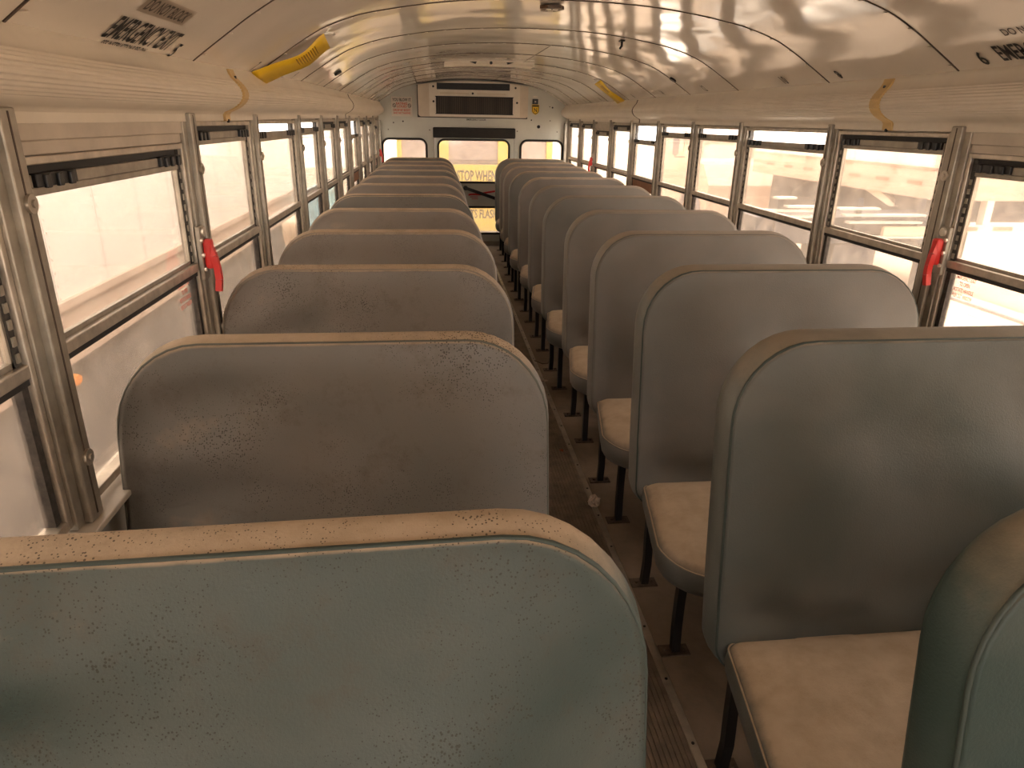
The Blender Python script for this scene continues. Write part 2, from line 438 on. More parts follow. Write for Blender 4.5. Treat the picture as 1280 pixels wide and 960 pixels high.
# walls: lower panel, header above the windows, pillars ------------------------------
for side, nm in ((-1, 'left'), (1, 'right')):
    w = MB()
    xa, xb = sorted((side*1.155, side*1.175))
    w.box(xa, xb, YB, YF, -.05, ZS-.02)
    w = structure(w.build('wall_'+nm, WALL))
    h = MB(); h.box(xa, xb, YB, YF, ZT+.02, 1.68); h.build('window_header', HEAD, w)
    s_ = MB(); xs = sorted((side*1.10, side*1.19)); s_.box(xs[0], xs[1], YB, YF, ZS-.022, ZS-.010, .003); s_.build('sill_ledge', HEAD, w)
    rr = MB(); xs = sorted((side*1.125, side*1.156)); rr.box(xs[0], xs[1], YB, YF, .26, .32, .004); rr.build('seat_rail', ALUD, w)
    for p in PIL:
        wd = .030 if p not in (1.215, 2.09, -.40) else .042
        q = MB(); X = lambda a: side*a
        xs = sorted((X(1.118), X(1.174)))
        q.box(xs[0], xs[1], p-wd*.55, p+wd*.55, ZS-.01, ZT+.045+lift(p), .003)        # raised centre rib
        xs = sorted((X(1.132), X(1.174)))
        q.box(xs[0], xs[1], p-wd-.006, p+wd+.006, ZS-.01, ZT+.04+lift(p), .002)
        po = q.build('pillar', ALUD, w)
        bt = MB()
        for z in (.90, 1.355):
            bt.cyl((X(1.1185), p+wd*.1, z), (X(1.112), p+wd*.1, z), .0155, 16)
            bt.cyl((X(1.113), p+wd*.1, z), (X(1.108), p+wd*.1, z), .0065, 8)
        bt.build('screw', ALU, po, smooth=True)
        gr = MB(); xs = sorted((X(1.1172), X(1.121)))
        gr.box(xs[0], xs[1], p-.0022, p+.0022, ZS, ZT+.04); gr.build('pillar_groove', SEAM, po)

# front wall behind the camera, with its windscreen opening
fw = MB(); 
fw.box(-1.2, 1.2, YB-.04, YB, -.05, .85); fw.box(-1.2, -1.0, YB-.04, YB, .85, 1.7); fw.box(1.0, 1.2, YB-.04, YB, .85, 1.7)
fw.extrude_poly([(-1.15, YB, 1.62)]+[(x, YB, z+.02) for x, z in ARCS]+[(1.15, YB, 1.62)], (0, -.04, 0))
structure(fw.build('wall_front', REAR))

# ------------------------------------------------------------------ wire-cover panels along both sides
def duct_profile():
    base = [(1.112,1.660),(1.104,1.650),(1.100,1.636),(1.094,1.624),(1.084,1.612),(1.074,1.600),(1.066,1.586),(1.063,1.572),(1.066,1.557),(1.075,1.543),(1.090,1.530),(1.108,1.520),(1.124,1.513),(1.130,1.505),(1.130,1.484),(1.150,1.482)]
    out = []; acc = 0.
    for i, ((a, b), (c, d)) in enumerate(zip(base, base[1:])):
        L = math.hypot(c-a, d-b); nx, nz = (d-b)/L, -(c-a)/L
        K = 8 if 4 <= i <= 9 else 2
        for k in range(K):
            t = k/K; r = .0011*math.sin(2*math.pi*(acc+L*t)/.0098) if 4 <= i <= 9 else 0
            out.append((a+(c-a)*t+nx*r, b+(d-b)*t+nz*r))
        if 4 <= i <= 9: acc += L
    out.append(base[-1]); return out
def duct_base():
    return [p for i, p in enumerate(PROF) if i % 2 == 0]
PROF = duct_profile()
def duct_pt(side, x, y, z):
    k = min(1., max(0., (z-1.484)/.17)); dx = .003*math.sin(y*1.3)
    return (side*(x+dx*k*(1-k)*4), y, z + lift(y) + sag(side*1.11, y)*(.22+.78*k))
JOINTS = [YB, 2.45, 5.65, YF-.002]
kk = 0
for side, nm in ((-1, 'left'), (1, 'right')):
    for a, b in zip(JOINTS, JOINTS[1:]):
        kk += 1; mb = MB(); rings = []
        for i in range(13):
            y = a+.002+(b-a-.004)*i/12
            rings.append([duct_pt(side, x, y, z) for x, z in PROF] + [duct_pt(side, 1.152, y, 1.66)])
        mb.loft(rings)
        structure(mb.build('trim_%d' % kk, DUCT, smooth=True))
    # joint covers
    pr = duct_base()
    sh = lambda d: [(side*(x-d), z) for x, z in pr[1:]]
    mb = MB(); y0, y1 = 2.425, 2.475
    outer, inner = sh(.008), sh(-.004)
    rings = [[duct_pt(side, abs(x), y, z) for x, z in outer]+[duct_pt(side, abs(x), y, z) for x, z in inner[::-1]] for y in (y0, y1)]
    mb.loft(rings)
    o = mb.build('joint_clip', CLIP, smooth=True)
    tag(o, 'yellowed plastic joint clip bent over the cream cover panel above the %s windows' % nm, 'joint clip')
    for i_, dz in ((2, 0), (-2, 0)):
        sc = MB(); x, z = outer[i_]; x, _, z = duct_pt(side, abs(x), 2.45, z); sc.cyl((x+side*.004, 2.45, z), (x-side*.003, 2.45, z), .0055, 8)
        sc.build('screw', BLACK, o)
    mb = MB(); outer, inner = sh(.003), sh(-.004)
    mb.loft([[duct_pt(side, abs(x), y, z) for x, z in outer]+[duct_pt(side, abs(x), y, z) for x, z in inner[::-1]] for y in (5.643, 5.657)])
    o = mb.build('joint_strip', SEAM, smooth=True)
    tag(o, 'thin dark joint strip between far sections of the %s cover panel' % nm, 'joint strip')

# ------------------------------------------------------------------ side windows
def ring_box(mb, side, x0, x1, y0, y1, z0, z1, w, wb=None, wt=None):
    a, b = sorted((side*x0, side*x1)); wb = w if wb is None else wb; wt = w if wt is None else wt
    mb.box(a, b, y0, y0+w, z0, z1, .002); mb.box(a, b, y1-w, y1, z0, z1, .002)
    mb.box(a, b, y0+w, y1-w, z0, z0+wb, .002); mb.box(a, b, y0+w, y1-w, z1-wt, z1, .002)
wn = 0
EMERG = {(-1, 6), (1, 6), (1, 13), (-1, 15)}
DROP = {(1, 8): .030, (1, 9): .014, (1, 10): .018, (1, 11): .085, (-1, 8): .014, (-1, 9): .010, (-1, 12): .09}
def box_s(mb, side, x0, x1, y0, y1, z0, z1, bev=0.):
    a, b = sorted((side*x0, side*x1)); return mb.box(a, b, y0, y1, z0, z1, bev)
for side in (-1, 1):
    for i in range(len(PIL)-1):
        wn += 1
        em = (side, i) in EMERG; drop = DROP.get((side, i), 0)
        g0 = .048 if PIL[i] in (1.215, 2.09, -.40) else .036
        g1 = .048 if PIL[i+1] in (1.215, 2.09, -.40) else .036
        y0, y1 = PIL[i]+g0, PIL[i+1]-g1
        top = (1.412 if em else ZT+.012) + lift((y0+y1)/2)*.8
        W = structure(empty('window_%d' % wn, (0, 0, 0)))
        f = MB(); ring_box(f, side, 1.139, 1.172, y0, y1, ZS, top+.012, .014, .018, .014)
        f.build('window_frame', ALU, W)
        if em:
            h = MB(); box_s(h, side, 1.143, 1.188, y0-.01, y1+.01, 1.425, 1.449, .002); box_s(h, side, 1.136, 1.188, y0-.01, y1+.01, 1.449, ZT+.03, .002)
            h.build('header_panel', HEAD, W)
        # side channels
        ch = MB(); ch_y = ((y0+.014, y0+.032), (y1-.032, y1-.014))
        for a, b in ch_y: box_s(ch, side, 1.150, 1.169, a, b, ZS+.018, top)
        ch = ch.build('run_channel', CHANNEL, W)
        tk = MB()
        for a, b in ch_y:
            z = ZR+.02
            while z < top-.05:
                box_s(tk, side, 1.147, 1.152, a+.004, b-.004, z, z+.016); z += .028
        tk.build('channel_grip', ALUD, ch)
        yi0, yi1 = y0+.032, y1-.032
        # lower fixed pane
        p = MB(); box_s(p, side, 1.163, 1.166, yi0-.006, yi1+.006, ZS+.016, ZR-.008); p.build('lower_pane', GLASS, W)
        # mid rail
        r = MB(); box_s(r, side, 1.140, 1.170, y0+.012, y1-.012, ZR-.010, ZR+.014, .003)
        r = r.build('mid_rail', ALU, W)
        g = MB(); box_s(g, side, 1.145, 1.168, y0+.014, y1-.014, ZR-.022, ZR-.010); g.build('rail_seal', RUBBER, r)
        # upper sliding sash
        sz1 = top-.012-drop; sz0 = ZR+.014-drop
        s = MB()
        box_s(s, side, 1.150, 1.162, yi0-.004, yi1+.004, sz1-.042, sz1-.028, .002)      # bottom lip of sash head
        box_s(s, side, 1.146, 1.162, yi0-.004, yi1+.004, sz1-.028, sz1-.006, .002)      # head bar
        box_s(s, side, 1.152, 1.162, yi0-.004, yi0+.006, sz0, sz1-.03); box_s(s, side, 1.152, 1.162, yi1-.006, yi1+.004, sz0, sz1-.03)
        box_s(s, side, 1.152, 1.162, yi0, yi1, sz0, sz0+.010)
        s = s.build('sliding_sash', ALUD, W)
        gp = MB(); box_s(gp, side, 1.156, 1.159, yi0, yi1, sz0+.004, sz1-.034); gp.build('upper_pane', GLASS, s)
        if drop > .03:
            bb = MB(); box_s(bb, side, 1.1505, 1.160, yi0, yi1, ZR-.024-drop*.8, ZR-.022); bb.build('sash_foot', BAND, s)
        Lw = yi1-yi0
        if drop < .005:
            ts = MB(); box_s(ts, side, 1.152, 1.168, y0+.012, y1-.012, sz1-.007, top+.002); ts.build('head_seal', RUBBER, W)
        for a, b in ((yi0, yi0+Lw*.20), (yi1-Lw*.20, yi1)):
            l = MB(); box_s(l, side, 1.138, 1.150, a, b, sz1-.027, sz1-.004, .002)
            for t in (.2, .5, .8): box_s(l, side, 1.132, 1.140, a+(b-a)*t-.008, a+(b-a)*t+.008, sz1-.029, sz1-.006, .002)
            l.build('sash_latch', PLATE, s)
        if em:
            yh = y1-.004
            hp = MB(); box_s(hp, side, 1.124, 1.138, yh-.012, yh+.036, 1.055, 1.205, .004); hp = hp.build('latch_plate', ALUD, W)
            sc = MB(); sc.cyl((side*1.126, yh+.012, 1.188), (side*1.117, yh+.012, 1.188), .013, 14)
            for dy, dz in ((-.006, 1.165), (-.006, 1.125), (-.004, 1.085), (.028, 1.085)):
                sc.cyl((side*1.126, yh+dy, dz), (side*1.119, yh+dy, dz), .006, 8)
            sc.build('bolt', RIVET, hp, smooth=True)
            hd = MB()
            box_s(hd, side, 1.100, 1.124, yh-.002, yh+.028, 1.085, 1.168, .007)
            P = [(side*1.112, yh+.012, 1.16), (side*1.098, yh+.006, 1.12), (side*1.092, yh+.004, 1.085), (side*1.090, yh, 1.055), (side*1.094, yh-.004, 1.022)]
            for q in range(len(P)-1):
                hd.tube([P[q], P[q+1]], .0085, square=True)
            hd = tag(hd.build('release_handle', RED, W), 'red emergency release handle')
            def fn(u, v, y=y1-.10): return Vector((side*1.1622, y+(u if side < 0 else -u), 1.058+v-.062))
            for q, t in enumerate(('EMERGENCY EXIT', 'TO OPEN', 'ROTATE HANDLE', 'PUSH OUT WINDOW')):
                text_obj('window_lettering', t, REDTXT, lambda u, v, q=q: Vector((side*1.1622, (y1-.085)+(u if side < 0 else -u), 1.052-q*.019+v)), .012, .085 if q != 1 else .045, 'CENTER', W)

# ------------------------------------------------------------------ rear wall with emergency door
def poly_rr(x0, x1, z0, z1, r, n=6):
    pts = []
    for cx, cz, a0 in ((x1-r, z1-r, 0), (x0+r, z1-r, 90), (x0+r, z0+r, 180), (x1-r, z0+r, 270)):
        for i in range(n+1):
            a = math.radians(a0+90*i/n); pts.append((cx+r*math.cos(a), cz+r*math.sin(a)))
    return pts
def panel_with_hole(mb, X0, X1, Z0, Z1, hole, y, th):
    """rectangular sheet with one rounded hole"""
    n = len(hole); cx = sum(p[0] for p in hole)/n; cz = sum(p[1] for p in hole)/n
    outer = []
    for px, pz in hole:
        dx, dz = px-cx, pz-cz; t = 1e9
        if dx > 1e-9: t = min(t, (X1-cx)/dx)
        if dx < -1e-9: t = min(t, (X0-cx)/dx)
        if dz > 1e-9: t = min(t, (Z1-cz)/dz)
        if dz < -1e-9: t = min(t, (Z0-cz)/dz)
        outer.append((cx+dx*t, cz+dz*t))
    # pull the nearest point of each corner onto the corner
    for X, Z in ((X0,Z0),(X0,Z1),(X1,Z0),(X1,Z1)):
        j = min(range(n), key=lambda q: (outer[q][0]-X)**2+(outer[q][1]-Z)**2); outer[j] = (X, Z)
    mb.ring_prism([(a, y, b) for a, b in outer], [(a, y, b) for a, b in hole], (0, th, 0))
WL = (-1.108, -.562, .70, 1.290); WR = (.565, 1.104, .70, 1.290)
ZSM = 1.368
rw = MB()
panel_with_hole(rw, -1.16, -.485, -.02, ZSM, poly_rr(*WL, .09), YF, .05)
panel_with_hole(rw, .497, 1.16, -.02, ZSM, poly_rr(*WR, .09), YF, .05)
rw.box(-.485, .497, YF, YF+.05, 1.30, ZSM)
rw = structure(rw.build('wall_rear', REAR))
up = MB(); up.extrude_poly([(1.17, YF-.006, ZSM-.004), (1.17, YF-.006, 1.66)]+[(x*1.01, YF-.006, z+.05) for x, z in ARCS[::-1]]+[(-1.17, YF-.006, 1.66), (-1.17, YF-.006, ZSM-.004)], (0, .05, 0))
up.build('upper_panel', REAR, rw)
cp = MB()
for x in (-1.128, 1.128):
    cp.box(x-.022, x+.022, YF-.05, YF+.01, .0, ZSM+.12, .004)
cp.build('corner_post', ALUD, rw)
dn = 0
for nm, wv in (('left', WL), ('right', WR)):
    wn += 1; W = structure(empty('window_%d' % wn))
    a = poly_rr(wv[0]-.004, wv[1]+.004, wv[2]-.004, wv[3]+.004, .094); b = poly_rr(wv[0]+.022, wv[1]-.022, wv[2]+.022, wv[3]-.022, .07)
    MB().ring_prism([(x, YF-.012, z) for x, z in a], [(x, YF-.012, z) for x, z in b], (0, .03, 0)).build('rubber_gasket', RUBBER, W)
    MB().extrude_poly([(x, YF+.008, z) for x, z in poly_rr(wv[0]+.01, wv[1]-.01, wv[2]+.01, wv[3]-.01, .08)], (0, .005, 0)).build('pane', GLASSREAR, W)
# door
D = structure(empty('door_1'))
DX0, DX1 = -.478, .490
U = (-.440, .440, .775, 1.288); Lw = (-.40, .40, .150, .492)
d = MB()
panel_with_hole(d, DX0, DX1, .655, 1.312, poly_rr(*U, .085), YF-.014, .04)
panel_with_hole(d, DX0, DX1, .06, .655, poly_rr(*Lw, .05), YF-.014, .04)
d.build('door_leaf', REAR, D)
for nm, q, r in (('upper', U, .085), ('lower', Lw, .05)):
    a = poly_rr(q[0]-.004, q[1]+.004, q[2]-.004, q[3]+.004, r+.004); b = poly_rr(q[0]+.020, q[1]-.020, q[2]+.020, q[3]-.020, r-.018)
    MB().ring_prism([(x, YF-.026, z) for x, z in a], [(x, YF-.026, z) for x, z in b], (0, .03, 0)).build('rubber_gasket', RUBBER, D)
    MB().extrude_poly([(x, YF-.002, z) for x, z in poly_rr(q[0]+.01, q[1]-.01, q[2]+.01, q[3]-.01, r-.01)], (0, .005, 0)).build(nm+'_pane', GLASSREAR, D)
MB().box(DX0-.01, DX1+.01, YF-.02, YF+.03, -.0, .06).build('threshold', ALUD, D)
hb = MB(); hb.tube([(-.115, YF-.06, .722), (.25, YF-.055, .60), (.30, YF-.055, .585)], .018, square=True)
hb.cyl((-.105, YF-.075, .718), (-.105, YF-.012, .718), .028, 14); hb.cyl((.27, YF-.07, .593), (.27, YF-.012, .593), .02, 12)
tag(hb.build('door_handle', BLACK, D), 'black diagonal door handle bar')
hb = MB(); hb.tube([(-.07, YF-.03, .635), (.10, YF-.035, .655), (.32, YF-.032, .690)], .010, square=True); hb.box(-.05, .10, YF-.030, YF-.013, .628, .650, .003); hb.box(-.05, .05, YF-.022, YF-.013, .605, .613); hb.box(-.03, .05, YF-.022, YF-.013, .582, .589)
tag(hb.build('instruction_arrow', RED, D), 'red instruction arrow and label on door')
gp = MB()
for x in (DX0-.004, DX1+.004): gp.box(x-.003, x+.003, YF-.018, YF-.012, .06, 1.31)
gp.build('door_gap', SEAM, D)
# head pad over the door
hp = MB().box(-.490, .502, YF-.075, YF-.006, 1.300, 1.418, .012).build('door_head_pad', RUBBER)
tag(hp, 'long black padded head bumper mounted above the rear emergency door', 'door pad')
# rear wall details
text_obj('wall_lettering', 'EMERGENCY DOOR', TXT, lambda u, v: Vector((.03+u, YF-.0075, 1.500+v)), .020, .235, 'CENTER', rw)
dt = MB()
for x, z, r in ((-.955, 1.462, .008), (-.842, 1.478, .009), (.79, 1.440, .020), (.70, 1.515, .008), (.93, 1.51, .006), (.955, 1.66, .010), (.92, 1.668, .006), (-.53, 1.385, .007), (.53, 1.385, .007), (1.02, 1.385, .006), (-1.02, 1.385, .006)):
    dt.cyl((x, YF-.010, z), (x, YF-.004, z), r, 12)
dt.build('screw_hole', BLACK, rw)
# air-conditioning unit ------------------------------------------------
AC = tag(empty('air_conditioner', (0, YF-.006, 1.53)), 'wide ivory air conditioning unit with dark vents mounted high on the rear wall', 'air conditioner')
def ac_part(fn, name, mat, parent=None, lab=None, **kw):
    mb = MB(); fn(mb); o = mb.build(name, mat, parent or AC, **kw)
    if lab: tag(o, lab)
    return o
def ac_body(mb):
    pts = [(x, z-1.53) for x, z in poly_rr(-.655, .635, 1.535, 1.80, .03)]
    # top follows the roof
    top = [(x, arc_z(x)+.018-1.53) for x in [-.655+1.29*i/16 for i in range(17)]]
    bot = [p for p in pts if p[1] < .1]
    out = top + sorted([p for p in bot if p[0] > 0], key=lambda p: -p[1]) + sorted([p for p in bot if p[0] <= 0], key=lambda p: p[1])
    mb.extrude_poly([(x, -.16, z) for x, z in out], (0, .158, 0))
ac_part(ac_body, 'housing', ACD)
def ac_shadow_gap(mb):  # black plate standing in for the shadow gap around the housing
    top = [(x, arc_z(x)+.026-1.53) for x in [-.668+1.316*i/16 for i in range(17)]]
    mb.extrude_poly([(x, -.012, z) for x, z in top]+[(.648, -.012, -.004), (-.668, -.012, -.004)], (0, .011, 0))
ac_part(ac_shadow_gap, 'housing_shadow_gap', RUBBER)
def ac_front(mb):
    top = [(x, arc_z(x)+.008-1.53) for x in [-.525+1.06*i/12 for i in range(13)]]
    mb.extrude_poly([(x, -.195, z) for x, z in top]+[(.535, -.195, .012), (-.525, -.195, .012)], (0, .04, 0))
fp = ac_part(ac_front, 'front_panel', ACW)
def vent(mb):
    mb.box(-.435, .412, -.199, -.190, .300, .372, .003)
v1 = ac_part(vent, 'air_outlet', BLACK)
def blades(mb):
    for i in range(5): mb.box(-.430, .408, -.203, -.198, .309+i*.013, .312+i*.013)
    for x in (-.225, -.012, .2): mb.box(x-.004, x+.004, -.204, -.198, .302, .37)
ac_part(blades, 'louvre_blade', RUBBER, v1)
g = ac_part(lambda mb: mb.box(-.448, .450, -.199, -.190, .040, .222, .003), 'intake_grille', FINS)
def grf(mb):
    mb.box(-.455, .457, -.203, -.196, .219, .230); mb.box(-.455, .457, -.203, -.196, .034, .042)
    for i in range(46): x = -.444+i*.0198; mb.box(x-.0025, x+.0025, -.204, -.197, .042, .219)
ac_part(grf, 'grille_fin', RUBBER, g)
ac_part(lambda mb: (mb.box(-.40, -.06, -.2, -.192, .252, .270, .004), mb.box(.03, .37, -.2, -.192, .252, .270, .004)), 'trim_bar', ACD)
for x, z in ((-.02, .262), (-.475, .33), (-.475, .17), (.48, .33), (.50, .17)):
    ac_part(lambda mb: mb.cyl((x, -.203, z), (x, -.192, z), .012, 12), 'screw', BLACK)
# sign, switch, shield --------------------------------------------------
S = tag(empty('notice_sign', (-.85, YF-.008, 1.64)), 'white square notice with black and red lettering on the rear wall', 'sign')
MB().box(-.122, .122, -.002, .001, -.108, .108).build('sign_board', WHITEP, S)
for t, z, h, w, mt in (('YOU BLOW IT', .060, .034, .215, TXT), ('EATING', .022, .026, .13, REDTXT), ('LOUD', -.010, .026, .115, REDTXT), ('DROP BY BODY', -.050, .024, .20, REDTXT), ('AND NO TALKING', -.080, .020, .20, REDTXT)):
    text_obj('sign_lettering', t, mt, lambda u, v, z=z: Vector((u, -.0035, z+v)), h, w, 'CENTER', S)
for x in (-.088, .09):
    rg = MB()
    rg.tube([(x+.017*math.cos(a), -.0035, .012+.02*math.sin(a)) for a in [i*math.pi/6 for i in range(12)]], .003, 4, closed=True)
    rg.tube([(x-.012, -.0035, .026), (x+.012, -.0035, -.002)], .003, 4)
    rg.build('sign_symbol', TXTG, S)
S = tag(empty('switch_plate', (.742, YF-.008, 1.722)), 'small black square switch plate beside the air conditioner on rear wall', 'switch')
MB().box(-.034, .034, -.012, 0, -.030, .030, .004).build('plate', PLATE, S); MB().cyl((0, -.02, 0), (0, -.01, 0), .009, 12).build('button', ALUD, S)
tag(MB().box(.742-.025, .742+.025, YF-.009, YF-.006, 1.772, 1.785).build('paper_tag', WHITEP), 'tiny pale label stuck above the black switch plate on rear wall', 'label')
S = tag(empty('shield_sticker', (.747, YF-.0075, 1.635)), 'yellow shield shaped sticker below the switch on the rear wall', 'sticker')
sh = [(-.045, .055), (.045, .055), (.045, -.02), (.03, -.045), (0, -.06), (-.03, -.045), (-.045, -.02)]
MB().extrude_poly([(x, -.002, z) for x, z in sh], (0, .0025, 0)).build('sticker_face', YEL, S)
sb = MB(); sb.ring_prism([(x*.9, -.003, z*.9) for x, z in sh], [(x*.78, -.003, z*.78) for x, z in sh], (0, .0008, 0)); sb.box(-.036, .036, -.0032, -.0022, .032, .044); sb.build('sticker_border', TXT, S)
text_obj('sticker_lettering', 'N', TXT, lambda u, v: Vector((u, -.0034, -.028+v)), .045, .035, 'CENTER', S)

# ------------------------------------------------------------------ things on the ceiling
def ribbon(name, pts, width, mat, tip=.0):
    mb = MB(); t = .0012; R = []
    for (x, y, z), w in pts: R.append([(x, y-w/2, z), (x, y+w/2, z-tip), (x, y+w/2, z-t-tip), (x, y-w/2, z-t)])
    mb.loft(R); return mb.build(name, mat, smooth='full')
def hang_label(side, y_top, y_bot, s_top, sg0, w, label, tip):
    pts = []
    for i in range(17):
        t = i/16; s = s_top*(1-t)+.004*t
        sg = sg0*(math.sin(math.pi*t)**1.3)*(1+.35*math.sin(2*math.pi*t))
        yy = y_top+(y_bot-y_top)*t; x, z = arc_at(side, s, .006+sg); z = roof(x, yy, z)
        pts.append(((x, y_top+(y_bot-y_top)*t, z), w*(1-.35*math.sin(math.pi*t)**2)))
    R = empty('warning_label', (0, 0, 0)); tag(R, label, 'label')
    o = ribbon('label_film', pts, w, YEL, tip); o.parent = R
    mb = MB(); 
    for i in range(9):
        t = .18+.030*i*1.2; j = t*16; a = int(j); f = j-a
        (p, wa), (q, wb) = pts[a], pts[a+1]
        x, y, z = [p[c]+(q[c]-p[c])*f for c in range(3)]
        mb.loft([[(x-.0022, y+a, z-tip*(a/w+.5)-.0026), (x+.0022, y+a, z-tip*(a/w+.5)-.0026), (x+.0022, y+a, z-tip*(a/w+.5)-.0012), (x-.0022, y+a, z-tip*(a/w+.5)-.0012)] for a in (-.04, .035)])
    mb.build('label_print', simple('brown_print', (.33, .16, .01), .6), R)
    x, z = arc_at(side, s_top+.012, .003); z = roof(x, y_top, z)
    MB().box(x-.02, x+.02, y_top-.02, y_top+.025, z-.003, z+.004).build('clear_tape', RIVET, R)
hang_label(-1, 3.02, 2.82, .275, .022, .15, 'yellow warning label peeling off the ceiling above the left cover panel', .035)
hang_label(1, 6.02, 6.16, .29, .010, .22, 'yellow warning label hanging on the ceiling above the far right windows', .02)
L = tag(empty('ceiling_plate', (-.005, 3.0, 1.914+lift(3.0))), 'brown hexagonal plate with raised emblem on the ceiling centre line', 'ceiling plate')
hx = [(-.048, -.03), (-.02, -.055), (.03, -.055), (.048, -.02), (.028, .045), (-.034, .045)]
MB().extrude_poly([(x, y, -.004) for x, y in hx], (0, 0, -.012)).build('plate_body', simple('brown_bakelite', (.10, .06, .035), .4), L)
e = MB(); e.box(-.022, -.004, -.03, -.018, -.019, -.016); e.box(.004, .024, -.03, -.018, -.019, -.016); e.box(-.010, .010, .0, .016, -.019, -.016); e.box(-.024, -.012, -.012, -.002, -.019, -.016); e.box(.012, .024, -.012, -.002, -.019, -.016)
e.build('raised_emblem', RIVET, L)
x, z = .5, arc_z(.5)+lift(3.86)
hk = MB(); hk.box(x-.012, x+.012, 3.84, 3.88, z-.008, z, .002); hk.tube([(x, 3.86, z-.006), (x-.004, 3.84, z-.03), (x-.016, 3.825, z-.042)], .006, 8)
tag(hk.build('ceiling_hook', BLACK), 'small black hook screwed to the right half of the ceiling', 'hook')
for side, y, s, lab in ((1, 4.44, .155, 'small black rubber plug in the ceiling above the right windows'), (-1, 4.31, .13, 'small black rubber plug in the ceiling above the left windows')):
    mb = MB(); x, z = arc_at(side, s, .0); z = roof(x, y, z); mb.cyl((x, y, z+.003), (x-side*.006, y, z-.008), .022, 14)
    tag(mb.build('ceiling_plug', RUBBER, smooth=True), lab, 'plug')
V = tag(empty('roof_vent', (-.02, 6.02, 1.90+lift(6.02))), 'shallow cream vent cover across the ceiling in front of the air conditioner', 'roof vent')
mb = MB(); R = []
for i in range(15):
    x = -.36+.70*i/14; z = arc_z(x)-1.90; R.append([(x, -.14, z+.004), (x, .14, z+.004), (x, .12, z-.022), (x, -.12, z-.022)])
mb.loft(R); mb.build('vent_cover', ACW, V)
for a, b in ((-.17, -.11), (.12, .18)):
    mb = MB(); mb.extrude_poly([(a, -.135, arc_z(a)-1.90-.006), (b, -.135, arc_z(b)-1.90-.006), ((a+b)/2+(.02 if a < 0 else -.02), -.128, arc_z(a)-1.90-.022)], (0, .01, 0))
    mb.build('vent_clip', BLACK, V)
MB().cyl((0, -.137, -.0), (0, -.128, -.0), .012, 10).build('vent_knob', BLACK, V)
text_obj('vent_lettering', 'CAUTION', TXTG, lambda u, v: Vector((.06+u, -.28-v*.0, arc_z(.05)-1.903))+Vector((0, -v, 0)), .03, .12, 'CENTER', V)

# ------------------------------------------------------------------ seats
PITCH = .735
BW, BH, BT, BZ = .935, .765, .094, .305        # backrest width, height, thickness, height of its lower edge
BTS = {'thin': .076, 'thick': .100}
def lean(x, y, z, wr=0.):
    """backrest local (x across, y depth, z from lower edge) -> seat frame"""
    w = 1 - .02*max(0, z/BH-.3)
    return (x*w, y + .375 + .125*(z)/BH*1. , BZ+z)
def make_backrest(seed, BT):
    rnd = random.Random(seed); mb = MB(); rings = []
    ph = [rnd.uniform(0, 6.28) for _ in range(6)]
    def shape(sc, inset, y):
        o = rrect(BW, BH, .18, .075, 9, inset); cz = BH*.5
        out = []
        for px, pz in o:
            x, z = px*sc, cz+(pz-cz)*sc
            yy = y
            if y < 0:                                # soft wrinkles on the front face
                e = max(0., 1-sc**6)
                low = math.exp(-((z-.13)/.085)**2)
                yy += e*(.006*math.sin(7*x+ph[0]+3*z)*math.sin(5*z+ph[1]) + low*(.015*math.sin(11*x+24*z+ph[2]) + .010*math.sin(23*x-17*z+ph[4]) + .022) + .004*math.sin(17*x+9*z+ph[3])*math.exp(-((z-.40)/.3)**2))
                if BT < .09: yy += e*.018*math.sin(33*z+6*x+ph[5])*min(1., max(0., (x-.08)/.25))
                yy += e*.006*(1 if z > .56 else 0 if z < .50 else (z-.50)/.06)
            out.append(lean(x, yy, z))
        return out
    for i in range(17):
        sc = .04+.93*(i/16)**.85
        rings.append(shape(sc, 0, -BT/2-.020*(1-sc**3)))
    rings += [shape(.99, 0, -BT/2-.002), shape(1, .006, -BT/2+.003), shape(1, .001, -BT/2+.012), shape(1, -.004, -BT/2+.03), shape(1, -.006, 0), shape(1, -.003, BT/2-.025), shape(1, .006, BT/2-.010), shape(1, .018, BT/2-.003)]
    for sc in (.93, .7, .4, .05): rings.append(shape(sc, 0, BT/2+.004*(1-sc)))
    mb.loft(rings); return mb
def piping_path(BT): return [lean(x, -BT/2+.002, z) for x, z in rrect(BW, BH, .18, .075, 9, .004)]
